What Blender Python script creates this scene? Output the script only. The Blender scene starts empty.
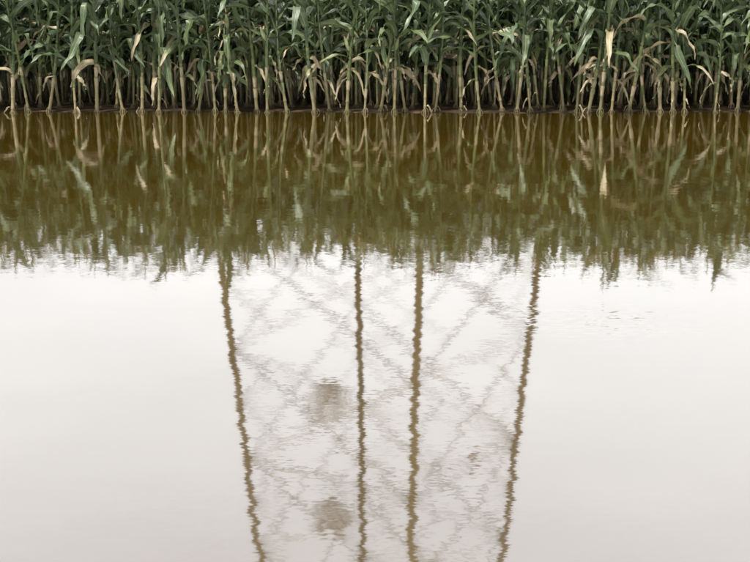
import bpy, math, random
from mathutils import Vector, Matrix, noise
random.seed(31)
R = random.random
def U(a,b): return a+(b-a)*random.random()
scene = bpy.context.scene
col = scene.collection

# ---------------------------------------------------------------- node helpers
def new_mat(name):
    m = bpy.data.materials.new(name); m.use_nodes = True
    nt = m.node_tree; nt.nodes.clear()
    out = nt.nodes.new('ShaderNodeOutputMaterial')
    return m, nt, out
def N(nt, t, **kw):
    n = nt.nodes.new(t)
    for k, v in kw.items():
        setattr(n, k, v)
    return n
def ramp(nt, stops, interp='LINEAR'):
    r = nt.nodes.new('ShaderNodeValToRGB'); r.color_ramp.interpolation = interp
    e = r.color_ramp.elements
    while len(e) < len(stops): e.new(0.5)
    for i,(p,c) in enumerate(stops):
        e[i].position = p; e[i].color = (*c,1) if len(c)==3 else c
    return r
def mixc(nt, fac, a, b, mode='MIX'):
    m = nt.nodes.new('ShaderNodeMix'); m.data_type='RGBA'; m.blend_type=mode
    for s,v in ((0,fac),(6,a),(7,b)):
        if isinstance(v,(int,float)): m.inputs[s].default_value = v
        elif isinstance(v,tuple): m.inputs[s].default_value = (*v,1)
        else: nt.links.new(v, m.inputs[s])
    return m.outputs[2]
def math_(nt, op, a, b=None, c=None, clamp=False):
    m = nt.nodes.new('ShaderNodeMath'); m.operation=op; m.use_clamp=clamp
    for i,v in enumerate((a,b,c)):
        if v is None: continue
        if isinstance(v,(int,float)): m.inputs[i].default_value=v
        else: nt.links.new(v,m.inputs[i])
    return m.outputs[0]

# ---------------------------------------------------------------- materials
def leaf_material():
    m, nt, out = new_mat('corn_leaf'); L = nt.links.new
    uv = N(nt,'ShaderNodeUVMap'); sep = N(nt,'ShaderNodeSeparateXYZ'); L(uv.outputs[0], sep.inputs[0])
    tone = N(nt,'ShaderNodeAttribute', attribute_name='tone')
    oi = N(nt,'ShaderNodeObjectInfo'); tc = N(nt,'ShaderNodeTexCoord')
    n1 = N(nt,'ShaderNodeTexNoise'); n1.inputs['Scale'].default_value=7; n1.inputs['Detail'].default_value=4
    L(tc.outputs['Object'], n1.inputs['Vector'])
    mp = N(nt,'ShaderNodeMapping'); mp.inputs['Scale'].default_value=(22,3,1); L(uv.outputs[0], mp.inputs[0])
    n2 = N(nt,'ShaderNodeTexNoise'); n2.inputs['Scale'].default_value=1.0; n2.inputs['Detail'].default_value=3; L(mp.outputs[0], n2.inputs['Vector'])
    g = ramp(nt,[(0.3,(0.036,0.068,0.024)),(0.5,(0.075,0.118,0.052)),(0.72,(0.17,0.22,0.13))]); L(n1.outputs['Fac'], g.inputs[0])
    g2 = mixc(nt, math_(nt,'MULTIPLY',n2.outputs['Fac'],0.4), g.outputs[0], (0.18,0.22,0.14))
    g3 = mixc(nt, math_(nt,'MULTIPLY',oi.outputs['Random'],0.4), g2, (0.12,0.15,0.03))
    d = ramp(nt,[(0.3,(0.22,0.15,0.08)),(0.5,(0.46,0.38,0.23)),(0.7,(0.70,0.64,0.48))]); L(n2.outputs['Fac'], d.inputs[0])
    yel = mixc(nt, 0.5, g3, (0.25,0.28,0.08))
    t = math_(nt,'ADD', tone.outputs['Fac'], math_(nt,'MULTIPLY_ADD', n1.outputs['Fac'], 0.5, -0.25))
    f1 = N(nt,'ShaderNodeMapRange'); f1.inputs[1].default_value=0.25; f1.inputs[2].default_value=0.5; L(t,f1.inputs[0])
    f2 = N(nt,'ShaderNodeMapRange'); f2.inputs[1].default_value=0.45; f2.inputs[2].default_value=0.65; L(t,f2.inputs[0])
    c = mixc(nt, f1.outputs[0], g3, yel); c = mixc(nt, f2.outputs[0], c, d.outputs[0])
    rib = math_(nt,'ABSOLUTE', math_(nt,'SUBTRACT', sep.outputs[0], 0.5))
    ribm = N(nt,'ShaderNodeMapRange'); ribm.inputs[1].default_value=0.035; ribm.inputs[2].default_value=0.09; ribm.inputs[3].default_value=0.8; ribm.inputs[4].default_value=0.0
    L(rib, ribm.inputs[0])
    c = mixc(nt, ribm.outputs[0], c, (0.42,0.45,0.30))
    so = N(nt,'ShaderNodeSeparateXYZ'); L(tc.outputs['Object'], so.inputs[0])
    mud = N(nt,'ShaderNodeMapRange'); mud.inputs[1].default_value=0.02; mud.inputs[2].default_value=0.25; mud.inputs[3].default_value=0.4; mud.inputs[4].default_value=0.0
    L(so.outputs[2], mud.inputs[0])
    c = mixc(nt, mud.outputs[0], c, (0.2,0.15,0.09))
    p = N(nt,'ShaderNodeBsdfPrincipled'); L(c,p.inputs['Base Color']); p.inputs['Roughness'].default_value=0.33
    bmp = N(nt,'ShaderNodeBump'); bmp.inputs['Strength'].default_value=0.4; bmp.inputs['Distance'].default_value=0.01
    L(n2.outputs['Fac'], bmp.inputs['Height']); L(bmp.outputs[0], p.inputs['Normal'])
    tr = N(nt,'ShaderNodeBsdfTranslucent'); L(c, tr.inputs['Color'])
    ms = N(nt,'ShaderNodeMixShader'); ms.inputs[0].default_value=0.12
    L(p.outputs[0], ms.inputs[1]); L(tr.outputs[0], ms.inputs[2]); L(ms.outputs[0], out.inputs[0])
    return m
def stalk_material():
    m, nt, out = new_mat('corn_stalk'); L = nt.links.new
    tc = N(nt,'ShaderNodeTexCoord'); so = N(nt,'ShaderNodeSeparateXYZ'); L(tc.outputs['Object'], so.inputs[0])
    mp = N(nt,'ShaderNodeMapping'); mp.inputs['Scale'].default_value=(30,30,4); L(tc.outputs['Object'], mp.inputs[0])
    n = N(nt,'ShaderNodeTexNoise'); n.inputs['Scale'].default_value=1.0; n.inputs['Detail'].default_value=4; L(mp.outputs[0], n.inputs['Vector'])
    z = math_(nt,'ADD', math_(nt,'DIVIDE', so.outputs[2], 2.6), math_(nt,'MULTIPLY_ADD', n.outputs['Fac'], 0.14,-0.07))
    r = ramp(nt,[(0.0,(0.26,0.20,0.11)),(0.06,(0.40,0.33,0.18)),(0.18,(0.42,0.38,0.20)),(0.33,(0.22,0.27,0.10)),(0.6,(0.13,0.18,0.06)),(1,(0.14,0.18,0.06))]); L(z, r.inputs[0])
    oi = N(nt,'ShaderNodeObjectInfo')
    dk = mixc(nt, math_(nt,'MULTIPLY', oi.outputs['Random'],0.65), r.outputs[0], (0.14,0.16,0.06))
    c = mixc(nt, math_(nt,'MULTIPLY',n.outputs['Fac'],0.45), dk, (0.07,0.05,0.025))
    p = N(nt,'ShaderNodeBsdfPrincipled'); L(c,p.inputs['Base Color']); p.inputs['Roughness'].default_value=0.4
    L(p.outputs[0], out.inputs[0]); return m
def simple(name, cols, scale=8, rough=0.6, bump=0.0, metallic=0.0):
    m, nt, out = new_mat(name); L = nt.links.new
    tc = N(nt,'ShaderNodeTexCoord'); n = N(nt,'ShaderNodeTexNoise'); n.inputs['Scale'].default_value=scale; n.inputs['Detail'].default_value=6
    L(tc.outputs['Object'], n.inputs['Vector'])
    k=len(cols); r = ramp(nt,[(0.3+0.4*i/max(1,k-1),c) for i,c in enumerate(cols)]); L(n.outputs['Fac'], r.inputs[0])
    p = N(nt,'ShaderNodeBsdfPrincipled'); L(r.outputs[0],p.inputs['Base Color']); p.inputs['Roughness'].default_value=rough; p.inputs['Metallic'].default_value=metallic
    if bump:
        b = N(nt,'ShaderNodeBump'); b.inputs['Strength'].default_value=0.6; b.inputs['Distance'].default_value=bump
        L(n.outputs['Fac'], b.inputs['Height']); L(b.outputs[0], p.inputs['Normal'])
    L(p.outputs[0], out.inputs[0]); return m
M_LEAF, M_STALK = leaf_material(), stalk_material()
M_HUSK = simple('ear_husk', [(0.10,0.15,0.05),(0.19,0.23,0.10),(0.32,0.32,0.18)], 14, 0.55)
M_SILK = simple('ear_silk', [(0.05,0.02,0.01),(0.14,0.06,0.03)], 20, 0.7)
M_TASSEL = simple('tassel', [(0.14,0.12,0.04),(0.26,0.22,0.09)], 20, 0.7)
M_MUD = simple('wet_mud', [(0.020,0.013,0.008),(0.045,0.028,0.015),(0.13,0.085,0.045)], 5.0, 0.5, 0.03)
M_STEEL = simple('weathered_steel', [(0.12,0.08,0.03),(0.19,0.13,0.06),(0.26,0.19,0.11)], 2.5, 0.6, 0, 0.0)
M_TWIG = simple('nest_twigs', [(0.2,0.11,0.03),(0.34,0.21,0.08)], 6, 0.8)
M_RED = simple('sign_red_paint', [(0.35,0.06,0.04),(0.45,0.09,0.06)], 3, 0.4)
M_WHITE = simple('sign_white_paint', [(0.7,0.7,0.68),(0.8,0.8,0.78)], 3, 0.4)
M_CONC = simple('concrete', [(0.2,0.19,0.17),(0.32,0.3,0.27)], 5, 0.85, 0.01)
M_GLASS = simple('porcelain', [(0.10,0.04,0.02),(0.16,0.07,0.04)], 5, 0.2)

# ---------------------------------------------------------------- mesh builder
class MB:
    def __init__(s): s.v=[]; s.f=[]; s.mi=[]; s.uv=[]; s.tone=[]
    def grid(s, rows, mi, uvr=None, tones=None, closed=False):
        b=len(s.v); nr=len(rows); nc=len(rows[0])
        for i,r in enumerate(rows):
            for p in r: s.v.append(tuple(p)); s.tone.append(tones[i] if tones else 0.0)
        for i in range(nr-1):
            for j in range(nc if closed else nc-1):
                j2=(j+1)%nc
                s.f.append((b+i*nc+j,b+i*nc+j2,b+(i+1)*nc+j2,b+(i+1)*nc+j)); s.mi.append(mi)
                v0,v1=i/(nr-1),(i+1)/(nr-1); u0,u1=j/max(1,(nc-1)),(j+1)/max(1,(nc-1))
                s.uv += [(u0,v0),(u1,v0),(u1,v1),(u0,v1)]
    def tube(s, pts, rad, mi, k=6, tone=0.0):
        rows=[]
        for i,p in enumerate(pts):
            d=(pts[min(i+1,len(pts)-1)]-pts[max(i-1,0)]).normalized()
            a=d.cross(Vector((0.3,1,0.12))).normalized(); c=d.cross(a)
            rows.append([p+(a*math.cos(2*math.pi*j/k)+c*math.sin(2*math.pi*j/k))*rad[i] for j in range(k)])
        s.grid(rows, mi, tones=[tone]*len(rows), closed=True)
    def mesh(s, name, mats, smooth=True):
        me=bpy.data.meshes.new(name); me.from_pydata(s.v,[],s.f)
        for m in mats: me.materials.append(m)
        me.polygons.foreach_set('material_index', s.mi)
        me.polygons.foreach_set('use_smooth',[smooth]*len(s.f))
        if len(s.uv)==len(me.loops):
            ul=me.uv_layers.new(name='UVMap'); ul.data.foreach_set('uv',[c for t in s.uv for c in t])
        at=me.attributes.new('tone','FLOAT','POINT'); at.data.foreach_set('value', s.tone)
        me.update(); return me

def leaf(mb, p0, az, length, W, phi0, phi1, power=1.3, tone0=0.0, tone1=0.0, fold=0.35, wave=0.12, kink=None, seg=15, twist=0.0):
    p=Vector(p0); rows=[]; tones=[]; ph=U(0,6.28); fr=U(14,26); drift=U(-0.5,0.5); ds=length/seg
    for i in range(seg+1):
        t=i/seg
        phi = phi0+(phi1-phi0)*t**power
        if kink and t>kink[0]: phi = max(phi, kink[1]+0.15*math.sin(t*9+ph))
        a = az+drift*t
        d = Vector((math.cos(a)*math.sin(phi), math.sin(a)*math.sin(phi), math.cos(phi)))
        lat = Vector((-math.sin(a), math.cos(a),0)); nrm = d.cross(lat)
        tw = twist*t + 0.25*math.sin(t*5+ph)
        lat2 = lat*math.cos(tw)+nrm*math.sin(tw); n2 = d.cross(lat2)
        w = W*0.5*min(1.0,0.5+2.6*t)*max(0.0,(1-t**1.8))**0.8 + 0.0015
        row=[]
        for u in (-1,-0.5,-0.07,0.07,0.5,1):
            off = -abs(u)*w*fold*(1-0.6*t) + (u*u)*W*wave*math.sin(t*fr+ph+(1.6 if u>0 else 0))
            row.append(p+lat2*(u*w*0.95)-n2*off)
        rows.append(row); tones.append(tone0+(tone1-tone0)*t*t)
        p = p+d*ds
    mb.grid(rows, 0, tones=tones)

def corn_plant(name, h, lush=False):
    mb=MB(); lean=U(-0.1,0.1); lean2=U(-0.06,0.06); lx,ly=U(-0.07,0.07),U(-0.05,0.05)
    Hs=h
    def axis(z):
        t=z/Hs; return Vector((lean*z*0.6+lx*math.sin(t*3.1), lean2*z*0.6+ly*math.sin(t*2.4), z))
    nodes=[0.0]; z=U(0.05,0.1)
    while z<Hs-0.12:
        nodes.append(z); z+=U(0.14,0.21)
    pts=[];rad=[]; r0=U(0.020,0.030)
    def rz(z): return r0*(1-0.6*(z/Hs))
    for a,b in zip(nodes,nodes[1:]+[Hs]):
        pts += [axis(a-0.012 if a>0 else -0.12), axis(a+0.0), axis(a+0.014), axis((a+b)/2)]
        rad += [rz(a)*1.03, rz(a)*1.3, rz(a)*1.05, rz(a)*0.95]
    pts.append(axis(Hs)); rad.append(rz(Hs)*0.8)
    mb.tube(pts,rad,1,8)
    for k in range(7):
        a=k*0.9+U(-0.2,0.2); z0=U(0.04,0.10); d=Vector((math.cos(a),math.sin(a),0))
        mb.tube([axis(z0)+d*r0*0.8, axis(z0*0.6)+d*0.045, axis(0)+d*U(0.06,0.09)+Vector((0,0,-0.08))],[0.006,0.005,0.004],1,5)
    zl = 0.45 if lush else U(0.4,0.8)
    dryness = 0.3 if lush else random.choice((0.2,0.4,0.6,0.9))
    for i,z in enumerate(nodes[1:]):
        az=math.pi*(i%2)+U(-0.8,0.8)
        zt=min(z+0.15,Hs)
        if z>0.25:
            tn = U(0.3,0.9) if z<0.6 else (U(0.1,0.45) if z<1.0 else 0.05)
            mb.tube([axis(z+0.01),axis(z+0.05),axis(zt)],[rz(z)*1.1,rz(z)*1.22,rz(z)*1.45],0,8,tn)
        b2=axis(zt if z>0.25 else z)
        if z<0.3:
            if R()<0.5*dryness and not lush: leaf(mb,b2,az,U(0.12,0.3),U(0.02,0.04),U(0.6,1.4),U(2.8,3.3),0.3,U(0.7,1),1,0.8,0.35,seg=8,twist=U(-3,3))
        elif z<zl:
            if R()<dryness+0.15: leaf(mb,b2,az,U(0.25,0.7),U(0.03,0.09),U(0.2,1.1),U(2.8,3.25),U(0.15,0.6),U(0.3,1),1,0.8,0.3,seg=12,twist=U(-4,4))
        elif z<1.2:
            q=R()
            if q<0.35*dryness+0.08: leaf(mb,b2,az,U(0.6,1.0),U(0.06,0.14),U(0.2,0.9),U(2.6,3.1),U(0.25,0.6),U(0.2,0.8),1.1,0.5,0.2,seg=14,twist=U(-2.5,2.5))
            else: leaf(mb,b2,az,U(0.8,1.15),U(0.12,0.18),U(0.35,0.95),U(2.3,3.1),U(0.5,1.2),U(0,0.15),U(0.1,0.6),0.35,0.14,kink=(U(0.15,0.55),U(2.5,3.05)) if R()<0.6 else None,twist=U(-1.4,1.4))
        else:
            top=(z-1.2)/(Hs-1.2)
            leaf(mb,b2,az,U(0.9,1.25)*(1-0.38*top),U(0.13,0.19)*(1-0.3*top),U(0.3,0.85)*(1-0.45*top),U(1.9,3.0)*(1-0.42*top),U(0.7,1.6),0.0,U(0,0.35)*(1-top),0.35,0.12,
                 kink=(U(0.25,0.6),U(2.4,3.0)) if R()<0.5*(1-top*0.6) else None,twist=U(-1.2,1.2))
    if R()<0.35:
        ze=U(0.95,1.25); a=U(0,6.28); d=Vector((math.cos(a)*0.42,math.sin(a)*0.42,1)).normalized()
        b=axis(ze)+Vector((math.cos(a),math.sin(a),0))*0.02; Le=U(0.2,0.27)
        ts=[0,0.1,0.3,0.55,0.8,0.95,1.0]; rr=[0.014,0.026,0.035,0.034,0.025,0.014,0.006]
        mb.tube([b+d*Le*t for t in ts],rr,2,8)
        for k in range(3):
            leaf(mb,b+d*Le*0.55,a+k*2.1,U(0.15,0.26),0.035,0.3,U(0.8,2.4),1.0,U(0.2,0.8),1,0.5,0.1,seg=7)
        for k in range(8):
            q=b+d*Le; aa=U(0,6.28); v=Vector((math.cos(aa),math.sin(aa),0))
            mb.tube([q-d*0.02,q+d*0.03+v*0.015,q+d*0.02+v*0.04+Vector((0,0,-0.03))],[0.004,0.004,0.002],3,4)
    tp=axis(Hs)
    for k in range(int(U(6,10))):
        a=U(0,6.28); sp=U(0.05,0.7) if k else 0.03; Lt=U(0.2,0.3) if k else 0.38
        pp=[];q=tp+Vector((0,0,-0.03)) + Vector((0,0,0.1))*R()*(k>0); phi=sp*0.4
        for j in range(6):
            pp.append(q.copy()); q=q+Vector((math.cos(a)*math.sin(phi),math.sin(a)*math.sin(phi),math.cos(phi)))*Lt/5; phi+=sp*0.35
        mb.tube(pp,[0.005,0.008,0.009,0.009,0.008,0.004],4,5)
    return mb.mesh(name,[M_LEAF,M_STALK,M_HUSK,M_SILK,M_TASSEL])

variants=[corn_plant('corn_plant_mesh_%02d'%i, U(2.12,2.42)) for i in range(44)]
lushv=[corn_plant('corn_inner_mesh_%02d'%i, U(2.15,2.4), True) for i in range(10)]

def bank_y(x):
    return 20.62-0.30*math.exp(-((x-1.8)/2.4)**2)+0.12*noise.noise(Vector((x*0.5,3.1,0)))+0.07*noise.noise(Vector((x*1.9,9.0,0)))
def ground_h(x,y):
    e=bank_y(x)
    if y<8:
        s=(y+2.5)
        if s<0: return min(0.35,-s*0.12)+0.03*noise.noise(Vector((x*0.4,y*0.4,0)))
        return -min(0.4,s*0.12)
    d=y-e
    n=0.014*noise.noise(Vector((x*2.2,y*2.2,0)))+0.010*noise.noise(Vector((x*7,y*7,4)))
    if d<0: return max(-0.4,d*0.14)+n*0.6
    return min(0.015,d*0.08)+n

field=bpy.data.objects.new('corn_field',None); col.objects.link(field); field.location=(0,20.5,0)
row=0; y=20.5
while y<30.5:
    half=max(9.5+(y-20)*0.45,13)
    x=-half+U(0,0.2)
    while x<half:
        ob=bpy.data.objects.new('corn_plant', random.choice(variants if row<2 else lushv)); col.objects.link(ob)
        yy=y+U(-0.13,0.13)
        ob.parent=field
        ob.location=(x,yy-20.5,max(-0.03,ground_h(x,yy)-0.01))
        rz_=U(-0.6,0.6)+(math.pi if R()<0.5 else 0)
        if R()<0.3 or row>1: rz_=U(0,6.28)
        ob.rotation_euler=(U(-0.05,0.05),U(-0.10,0.10),rz_)
        s=U(0.90,1.08); ob.scale=(s,s,s*U(0.97,1.05))
        if row==0: x+=U(0.17,0.36) if R()<0.86 else U(0.38,0.48)
        elif row==1: x+=U(0.26,0.42)
        elif row<5: x+=U(0.13,0.20)
        else: x+=U(0.17,0.27)
    row+=1; y+=0.7 if row<7 else 0.9

# ---------------------------------------------------------------- ground & water
def axis_vals(dense_a,dense_b,step,far):
    v=[]; t=dense_a
    while t<=dense_b+1e-6: v.append(t); t+=step
    g=step; lo=dense_a; hi=dense_b; A=[];B=[]
    while hi<far: g*=1.5; hi+=g; B.append(hi)
    g=step
    while lo>-far: g*=1.5; lo-=g; A.append(lo)
    return A[::-1]+v+B
xs=axis_vals(-13,13,0.09,1500); ys=axis_vals(19.4,22.4,0.06,1500)
v=[(x,y,ground_h(x,y)) for y in ys for x in xs]; nx=len(xs)
f=[(j*nx+i,j*nx+i+1,(j+1)*nx+i+1,(j+1)*nx+i) for j in range(len(ys)-1) for i in range(nx-1)]
me=bpy.data.meshes.new('ground'); me.from_pydata(v,[],f); me.materials.append(M_MUD)
me.polygons.foreach_set('use_smooth',[True]*len(f))
col.objects.link(bpy.data.objects.new('ground',me))

m, nt, out = new_mat('muddy_water'); L=nt.links.new
tc=N(nt,'ShaderNodeTexCoord')
def slope(scale, k, seed, detail=2.0):
    mp=N(nt,'ShaderNodeMapping'); mp.inputs['Scale'].default_value=scale; mp.inputs['Location'].default_value=(seed,seed*1.7,0); L(tc.outputs['Object'],mp.inputs[0])
    n=N(nt,'ShaderNodeTexNoise'); n.inputs['Scale'].default_value=1; n.inputs['Detail'].default_value=detail; L(mp.outputs[0],n.inputs['Vector'])
    s=N(nt,'ShaderNodeVectorMath',operation='SUBTRACT'); L(n.outputs['Color'],s.inputs[0]); s.inputs[1].default_value=(0.5,0.5,0.5)
    q=N(nt,'ShaderNodeVectorMath',operation='MULTIPLY'); L(s.outputs[0],q.inputs[0]); q.inputs[1].default_value=(k[0],k[1],0)
    return q.outputs[0]
a1=slope((3.5,10,1),(0.014,0.010,0),3.0,0.8)
a2=slope((0.5,1.6,1),(0.007,0.006,0),11.0,1.0)
a3=slope((30,60,1),(0.009,0.017,0),5.0,1.0)
a4=slope((14,60,1),(0.05,0.20,0),8.0,1.0)
mpp=N(nt,'ShaderNodeMapping'); mpp.vector_type='POINT'; mpp.inputs['Location'].default_value=(-1.35/0.9,-6.9/0.75,0); mpp.inputs['Scale'].default_value=(1/0.9,1/0.75,0.0)
L(tc.outputs['Object'],mpp.inputs[0])
ln=N(nt,'ShaderNodeVectorMath',operation='LENGTH'); L(mpp.outputs[0],ln.inputs[0])
pm=N(nt,'ShaderNodeMapRange',interpolation_type='SMOOTHSTEP'); pm.inputs[1].default_value=0.0; pm.inputs[2].default_value=1.0; pm.inputs[3].default_value=0.9; pm.inputs[4].default_value=0.0; L(ln.outputs['Value'],pm.inputs[0])
a4s=N(nt,'ShaderNodeVectorMath',operation='SCALE'); L(a4,a4s.inputs[0]); L(pm.outputs[0],a4s.inputs['Scale'])
ad=N(nt,'ShaderNodeVectorMath',operation='ADD'); L(a1,ad.inputs[0]); L(a2,ad.inputs[1])
ad2=N(nt,'ShaderNodeVectorMath',operation='ADD'); L(ad.outputs[0],ad2.inputs[0]); L(a3,ad2.inputs[1])
ad3=N(nt,'ShaderNodeVectorMath',operation='ADD'); L(ad2.outputs[0],ad3.inputs[0]); L(a4s.outputs[0],ad3.inputs[1])
gm=N(nt,'ShaderNodeTexNoise'); gm.inputs['Scale'].default_value=0.35; gm.inputs['Detail'].default_value=2; L(tc.outputs['Object'],gm.inputs['Vector'])
gr=N(nt,'ShaderNodeMapRange'); gr.inputs[1].default_value=0.35; gr.inputs[2].default_value=0.7; gr.inputs[3].default_value=0.7; gr.inputs[4].default_value=1.4; L(gm.outputs['Fac'],gr.inputs[0])
sc=N(nt,'ShaderNodeVectorMath',operation='SCALE'); L(ad3.outputs[0],sc.inputs[0]); L(gr.outputs[0],sc.inputs['Scale'])
up=N(nt,'ShaderNodeVectorMath',operation='ADD'); L(sc.outputs[0],up.inputs[0]); up.inputs[1].default_value=(0,0,1)
nn=N(nt,'ShaderNodeVectorMath',operation='NORMALIZE'); L(up.outputs[0],nn.inputs[0])
fr=N(nt,'ShaderNodeFresnel'); fr.inputs['IOR'].default_value=1.6
fm=N(nt,'ShaderNodeMapRange'); fm.inputs[1].default_value=0.1; fm.inputs[2].default_value=0.6; fm.inputs[3].default_value=0.42; fm.inputs[4].default_value=0.74; L(fr.outputs[0],fm.inputs[0])
silt=N(nt,'ShaderNodeTexNoise'); silt.inputs['Scale'].default_value=0.5; silt.inputs['Detail'].default_value=4; L(tc.outputs['Object'],silt.inputs['Vector'])
sr=ramp(nt,[(0.3,(0.050,0.031,0.002)),(0.7,(0.070,0.044,0.004))]); L(silt.outputs['Fac'],sr.inputs[0])
df=N(nt,'ShaderNodeBsdfDiffuse'); L(sr.outputs[0],df.inputs['Color'])
gl=N(nt,'ShaderNodeBsdfGlossy'); gl.inputs['Color'].default_value=(1,1,0.995,1); gl.inputs['Roughness'].default_value=0.04; L(nn.outputs[0],gl.inputs['Normal'])
ms=N(nt,'ShaderNodeMixShader'); L(fm.outputs[0],ms.inputs[0]); L(df.outputs[0],ms.inputs[1]); L(gl.outputs[0],ms.inputs[2]); L(ms.outputs[0],out.inputs[0])
me=bpy.data.meshes.new('flood_water'); me.from_pydata([(-1500,-6,0),(1500,-6,0),(1500,23,0),(-1500,23,0)],[],[(0,1,2,3)]); me.materials.append(m)
col.objects.link(bpy.data.objects.new('flood_water',me))

# ---------------------------------------------------------------- pylon
TC=Vector((0.28,40.0,0)); TH=math.radians(10.4)
def Rad(z): return 5.92-0.098*z if z<32 else max(0.9,(5.92-0.098*32)-0.12*(z-32))
def leg(k,z):
    a=TH+k*math.pi/2; r=Rad(z); return Vector((r*math.cos(a),r*math.sin(a),z))
def beam(mb,p,q,w,mi=0):
    d=(q-p).normalized(); a=d.cross(Vector((0.13,0.2,1)) if abs(d.z)<0.9 else Vector((1,0.2,0))).normalized(); b=d.cross(a)
    t=w*0.22
    prof=[(0,0),(w,0),(w,t),(t,t),(t,w),(0,w)]
    rows=[[o+a*(x-w/2)+b*(y_-w/2) for x,y_ in prof] for o in (p,q)]
    mb.grid(rows,mi,closed=True)
pyl=bpy.data.objects.new('electricity_pylon',None); col.objects.link(pyl); pyl.location=TC
def child(name,mb,mats,parent,smooth=False):
    o=bpy.data.objects.new(name,mb.mesh(name,mats,smooth)); col.objects.link(o); o.parent=parent; return o
levels=[0.0,5.2,9.2,13.0,16.4,20.4,24,28,32,35,38,41,44,46.5]
mb=MB()
for k in range(4):
    for a,b in zip(levels,levels[1:]): beam(mb,leg(k,a),leg(k,b),0.21 if a<18 else 0.17)
child('legs',mb,[M_STEEL],pyl)
mb=MB()
for i,(a,b) in enumerate(zip(levels,levels[1:])):
    for k in range(4):
        A0,A1,B0,B1=leg(k,a),leg(k,b),leg(k+1,a),leg(k+1,b)
        w=0.055
        beam(mb,A0,B1,w); beam(mb,B0,A1,w)
        if i in (0,2,4,6) or i>7: beam(mb,A1,B1,0.045)
        X=(A0+B1+B0+A1)/4
        if b<30:
            for P,Q in ((A0,A1),(B0,B1)):
                beam(mb,(P+Q)/2,(P*0.5+X*0.5),0.03); beam(mb,(P+Q)/2,(Q*0.5+X*0.5),0.03)
child('lattice_bracing',mb,[M_STEEL],pyl)
mb=MB()
for zc,Lx in ((34,8.5),(39,7.0),(44,5.5)):
    for s in (-1,1):
        tip=Vector((s*Lx,0,zc+0.6))
        for k in range(4):
            beam(mb,leg(k,zc),tip,0.1); beam(mb,leg(k,zc+2),tip,0.1)
child('crossarms',mb,[M_STEEL],pyl)
mb=MB()
for zc,Lx in ((34,8.5),(39,7.0),(44,5.5)):
    for s in (-1,1):
        for j in range(12):
            z=zc+0.4-j*0.16; c=Vector((s*Lx,0,z))
            mb.tube([c,c+Vector((0,0,-0.05)),c+Vector((0,0,-0.12))],[0.04,0.14,0.04],0,8)
child('insulators',mb,[M_GLASS],pyl)
mb=MB()
for k in range(4):
    p=leg(k,0)
    mb.tube([p+Vector((0,0,-0.4)),p+Vector((0,0,0.35)),p+Vector((0,0,0.4)),p+Vector((0,0,0.401))],[0.55,0.5,0.45,0.001],0,12)
child('footings',mb,[M_CONC],pyl)

def nest(loc, r, seed):
    random.seed(seed); mb=MB()
    for i in range(150):
        a=U(0,6.28); e=U(-1,0.6); rr=r*(1-0.35*max(0,-e)) * U(0.3,1.3)
        c=Vector((math.cos(a)*rr*math.sqrt(max(0.05,1-e*e*0.8)),math.sin(a)*rr*math.sqrt(max(0.05,1-e*e*0.8)),e*r*0.95))
        t=Vector((-math.sin(a)+U(-.7,.7),math.cos(a)+U(-.7,.7),U(-0.5,0.5))).normalized()*U(0.15,0.42)
        mb.tube([c-t,c+Vector((U(-.04,.04),U(-.04,.04),U(-.04,.04))),c+t],[0.009,0.011,0.005],0,4)
    o=bpy.data.objects.new('bird_nest',mb.mesh('bird_nest',[M_TWIG],False)); col.objects.link(o); o.location=loc
def fmid(k,a,b): return (leg(k,a)+leg(k,b)+leg(k+1,a)+leg(k+1,b))/4
nest(TC+fmid(2,9.2,13.0)+Vector((0.15,0.2,-0.5)),0.66,5)
nest(TC+fmid(2,13.0,16.4)+Vector((0.2,0.2,-0.2)),0.62,6)
sg=bpy.data.objects.new('warning_sign',None); col.objects.link(sg)
c=TC+(leg(3,13.0)+leg(0,13.0))/2
sg.location=c+Vector((0.2,-0.18,-0.35)); dirv=(leg(0,13.2)-leg(3,13.2)); sg.rotation_euler=(0,0,math.atan2(dirv.y,dirv.x))
def box(mb,cx,cy,cz,sx,sy,sz):
    r=[[Vector((cx+x*sx/2,cy+y_*sy/2,cz+z*sz/2)) for x,y_ in ((-1,-1),(1,-1),(1,1),(-1,1))] for z in (-1,1)]
    mb.grid(r,0,closed=True)
    b=len(mb.v)-8
    mb.f += [(b+3,b+2,b+1,b),(b+4,b+5,b+6,b+7)]; mb.mi+=[0,0]; mb.uv+=[(0,0)]*8
mb=MB(); box(mb,0,0,0,0.5,0.02,0.36); child('plate',mb,[M_RED],sg)
mb=MB(); box(mb,0,-0.016,0.06,0.4,0.006,0.06); box(mb,0,-0.016,-0.06,0.3,0.006,0.06); child('lettering_bars',mb,[M_WHITE],sg)

# ---------------------------------------------------------------- sky / light
w=bpy.data.worlds.new('World'); scene.world=w; w.use_nodes=True; nt=w.node_tree; nt.nodes.clear(); L=nt.links.new
o=nt.nodes.new('ShaderNodeOutputWorld'); bg=nt.nodes.new('ShaderNodeBackground'); bg.inputs[1].default_value=0.1
sky=nt.nodes.new('ShaderNodeTexSky'); sky.sky_type='NISHITA'; sky.sun_disc=False
SE,SA=math.radians(64),math.radians(218)
sky.sun_elevation=SE; sky.sun_rotation=SA
tc=N(nt,'ShaderNodeTexCoord'); sp=N(nt,'ShaderNodeSeparateXYZ'); L(tc.outputs['Generated'],sp.inputs[0])
g=ramp(nt,[(0.0,(0.60,0.60,0.60)),(0.18,(0.88,0.88,0.90)),(0.30,(0.84,0.84,0.86)),(0.45,(0.73,0.72,0.755)),(0.6,(0.95,0.95,0.97)),(1.0,(1,1,1))]); L(sp.outputs[2],g.inputs[0])
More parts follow.
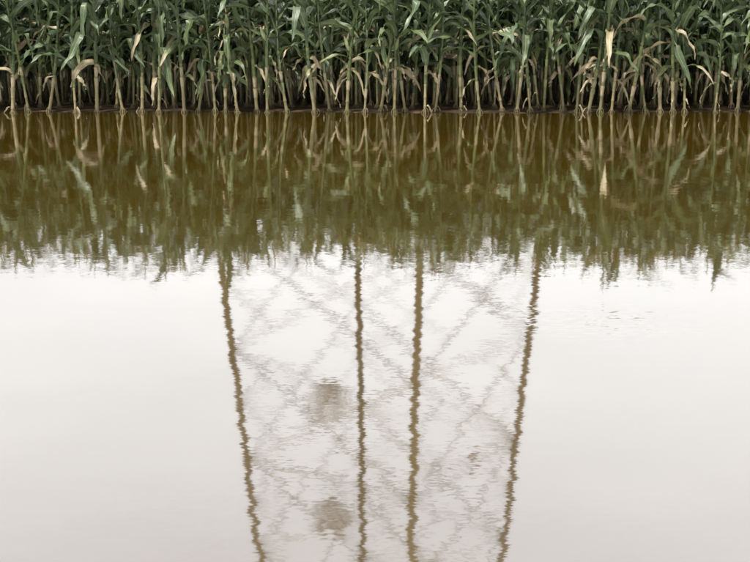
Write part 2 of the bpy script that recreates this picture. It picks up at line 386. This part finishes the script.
az=N(nt,'ShaderNodeMapRange'); az.inputs[1].default_value=-0.6; az.inputs[2].default_value=0.25; az.inputs[3].default_value=0.22; az.inputs[4].default_value=1.0; L(sp.outputs[1],az.inputs[0])
mp=N(nt,'ShaderNodeMapping'); mp.inputs['Scale'].default_value=(1.5,1.5,5); L(tc.outputs['Generated'],mp.inputs[0])
cn=N(nt,'ShaderNodeTexNoise'); cn.inputs['Scale'].default_value=1.6; cn.inputs['Detail'].default_value=4; L(mp.outputs[0],cn.inputs['Vector'])
cr=N(nt,'ShaderNodeMapRange'); cr.inputs[1].default_value=0.3; cr.inputs[2].default_value=0.7; cr.inputs[3].default_value=17.3; cr.inputs[4].default_value=20.8; L(cn.outputs['Fac'],cr.inputs[0])
zen=N(nt,'ShaderNodeMapRange'); zen.inputs[1].default_value=0.55; zen.inputs[2].default_value=1.0; zen.inputs[3].default_value=1.0; zen.inputs[4].default_value=1.7; L(sp.outputs[2],zen.inputs[0])
vm=N(nt,'ShaderNodeVectorMath',operation='SCALE'); L(g.outputs[0],vm.inputs[0]); L(math_(nt,'MULTIPLY',math_(nt,'MULTIPLY',cr.outputs[0],az.outputs[0]),zen.outputs[0]),vm.inputs['Scale'])
c=mixc(nt,0.93,sky.outputs[0],vm.outputs[0])
L(c,bg.inputs[0]); L(bg.outputs[0],o.inputs[0])
sl=bpy.data.lights.new('sun','SUN'); sl.energy=5.0; sl.angle=math.radians(5); sl.color=(1,0.97,0.91)
so=bpy.data.objects.new('sun',sl); col.objects.link(so)
dirv=Vector((math.sin(SA)*math.cos(SE),math.cos(SA)*math.cos(SE),math.sin(SE)))
so.rotation_euler=dirv.to_track_quat('Z','Y').to_euler()

cam=bpy.data.cameras.new('camera'); cam.lens=60; cam.sensor_width=36; cam.clip_end=4000
co=bpy.data.objects.new('camera',cam); col.objects.link(co); co.location=(0,0,1.8); co.rotation_euler=(math.radians(77.3),0,0)
scene.camera=co
scene.view_settings.view_transform='Standard'; scene.view_settings.look='None'; scene.view_settings.exposure=0
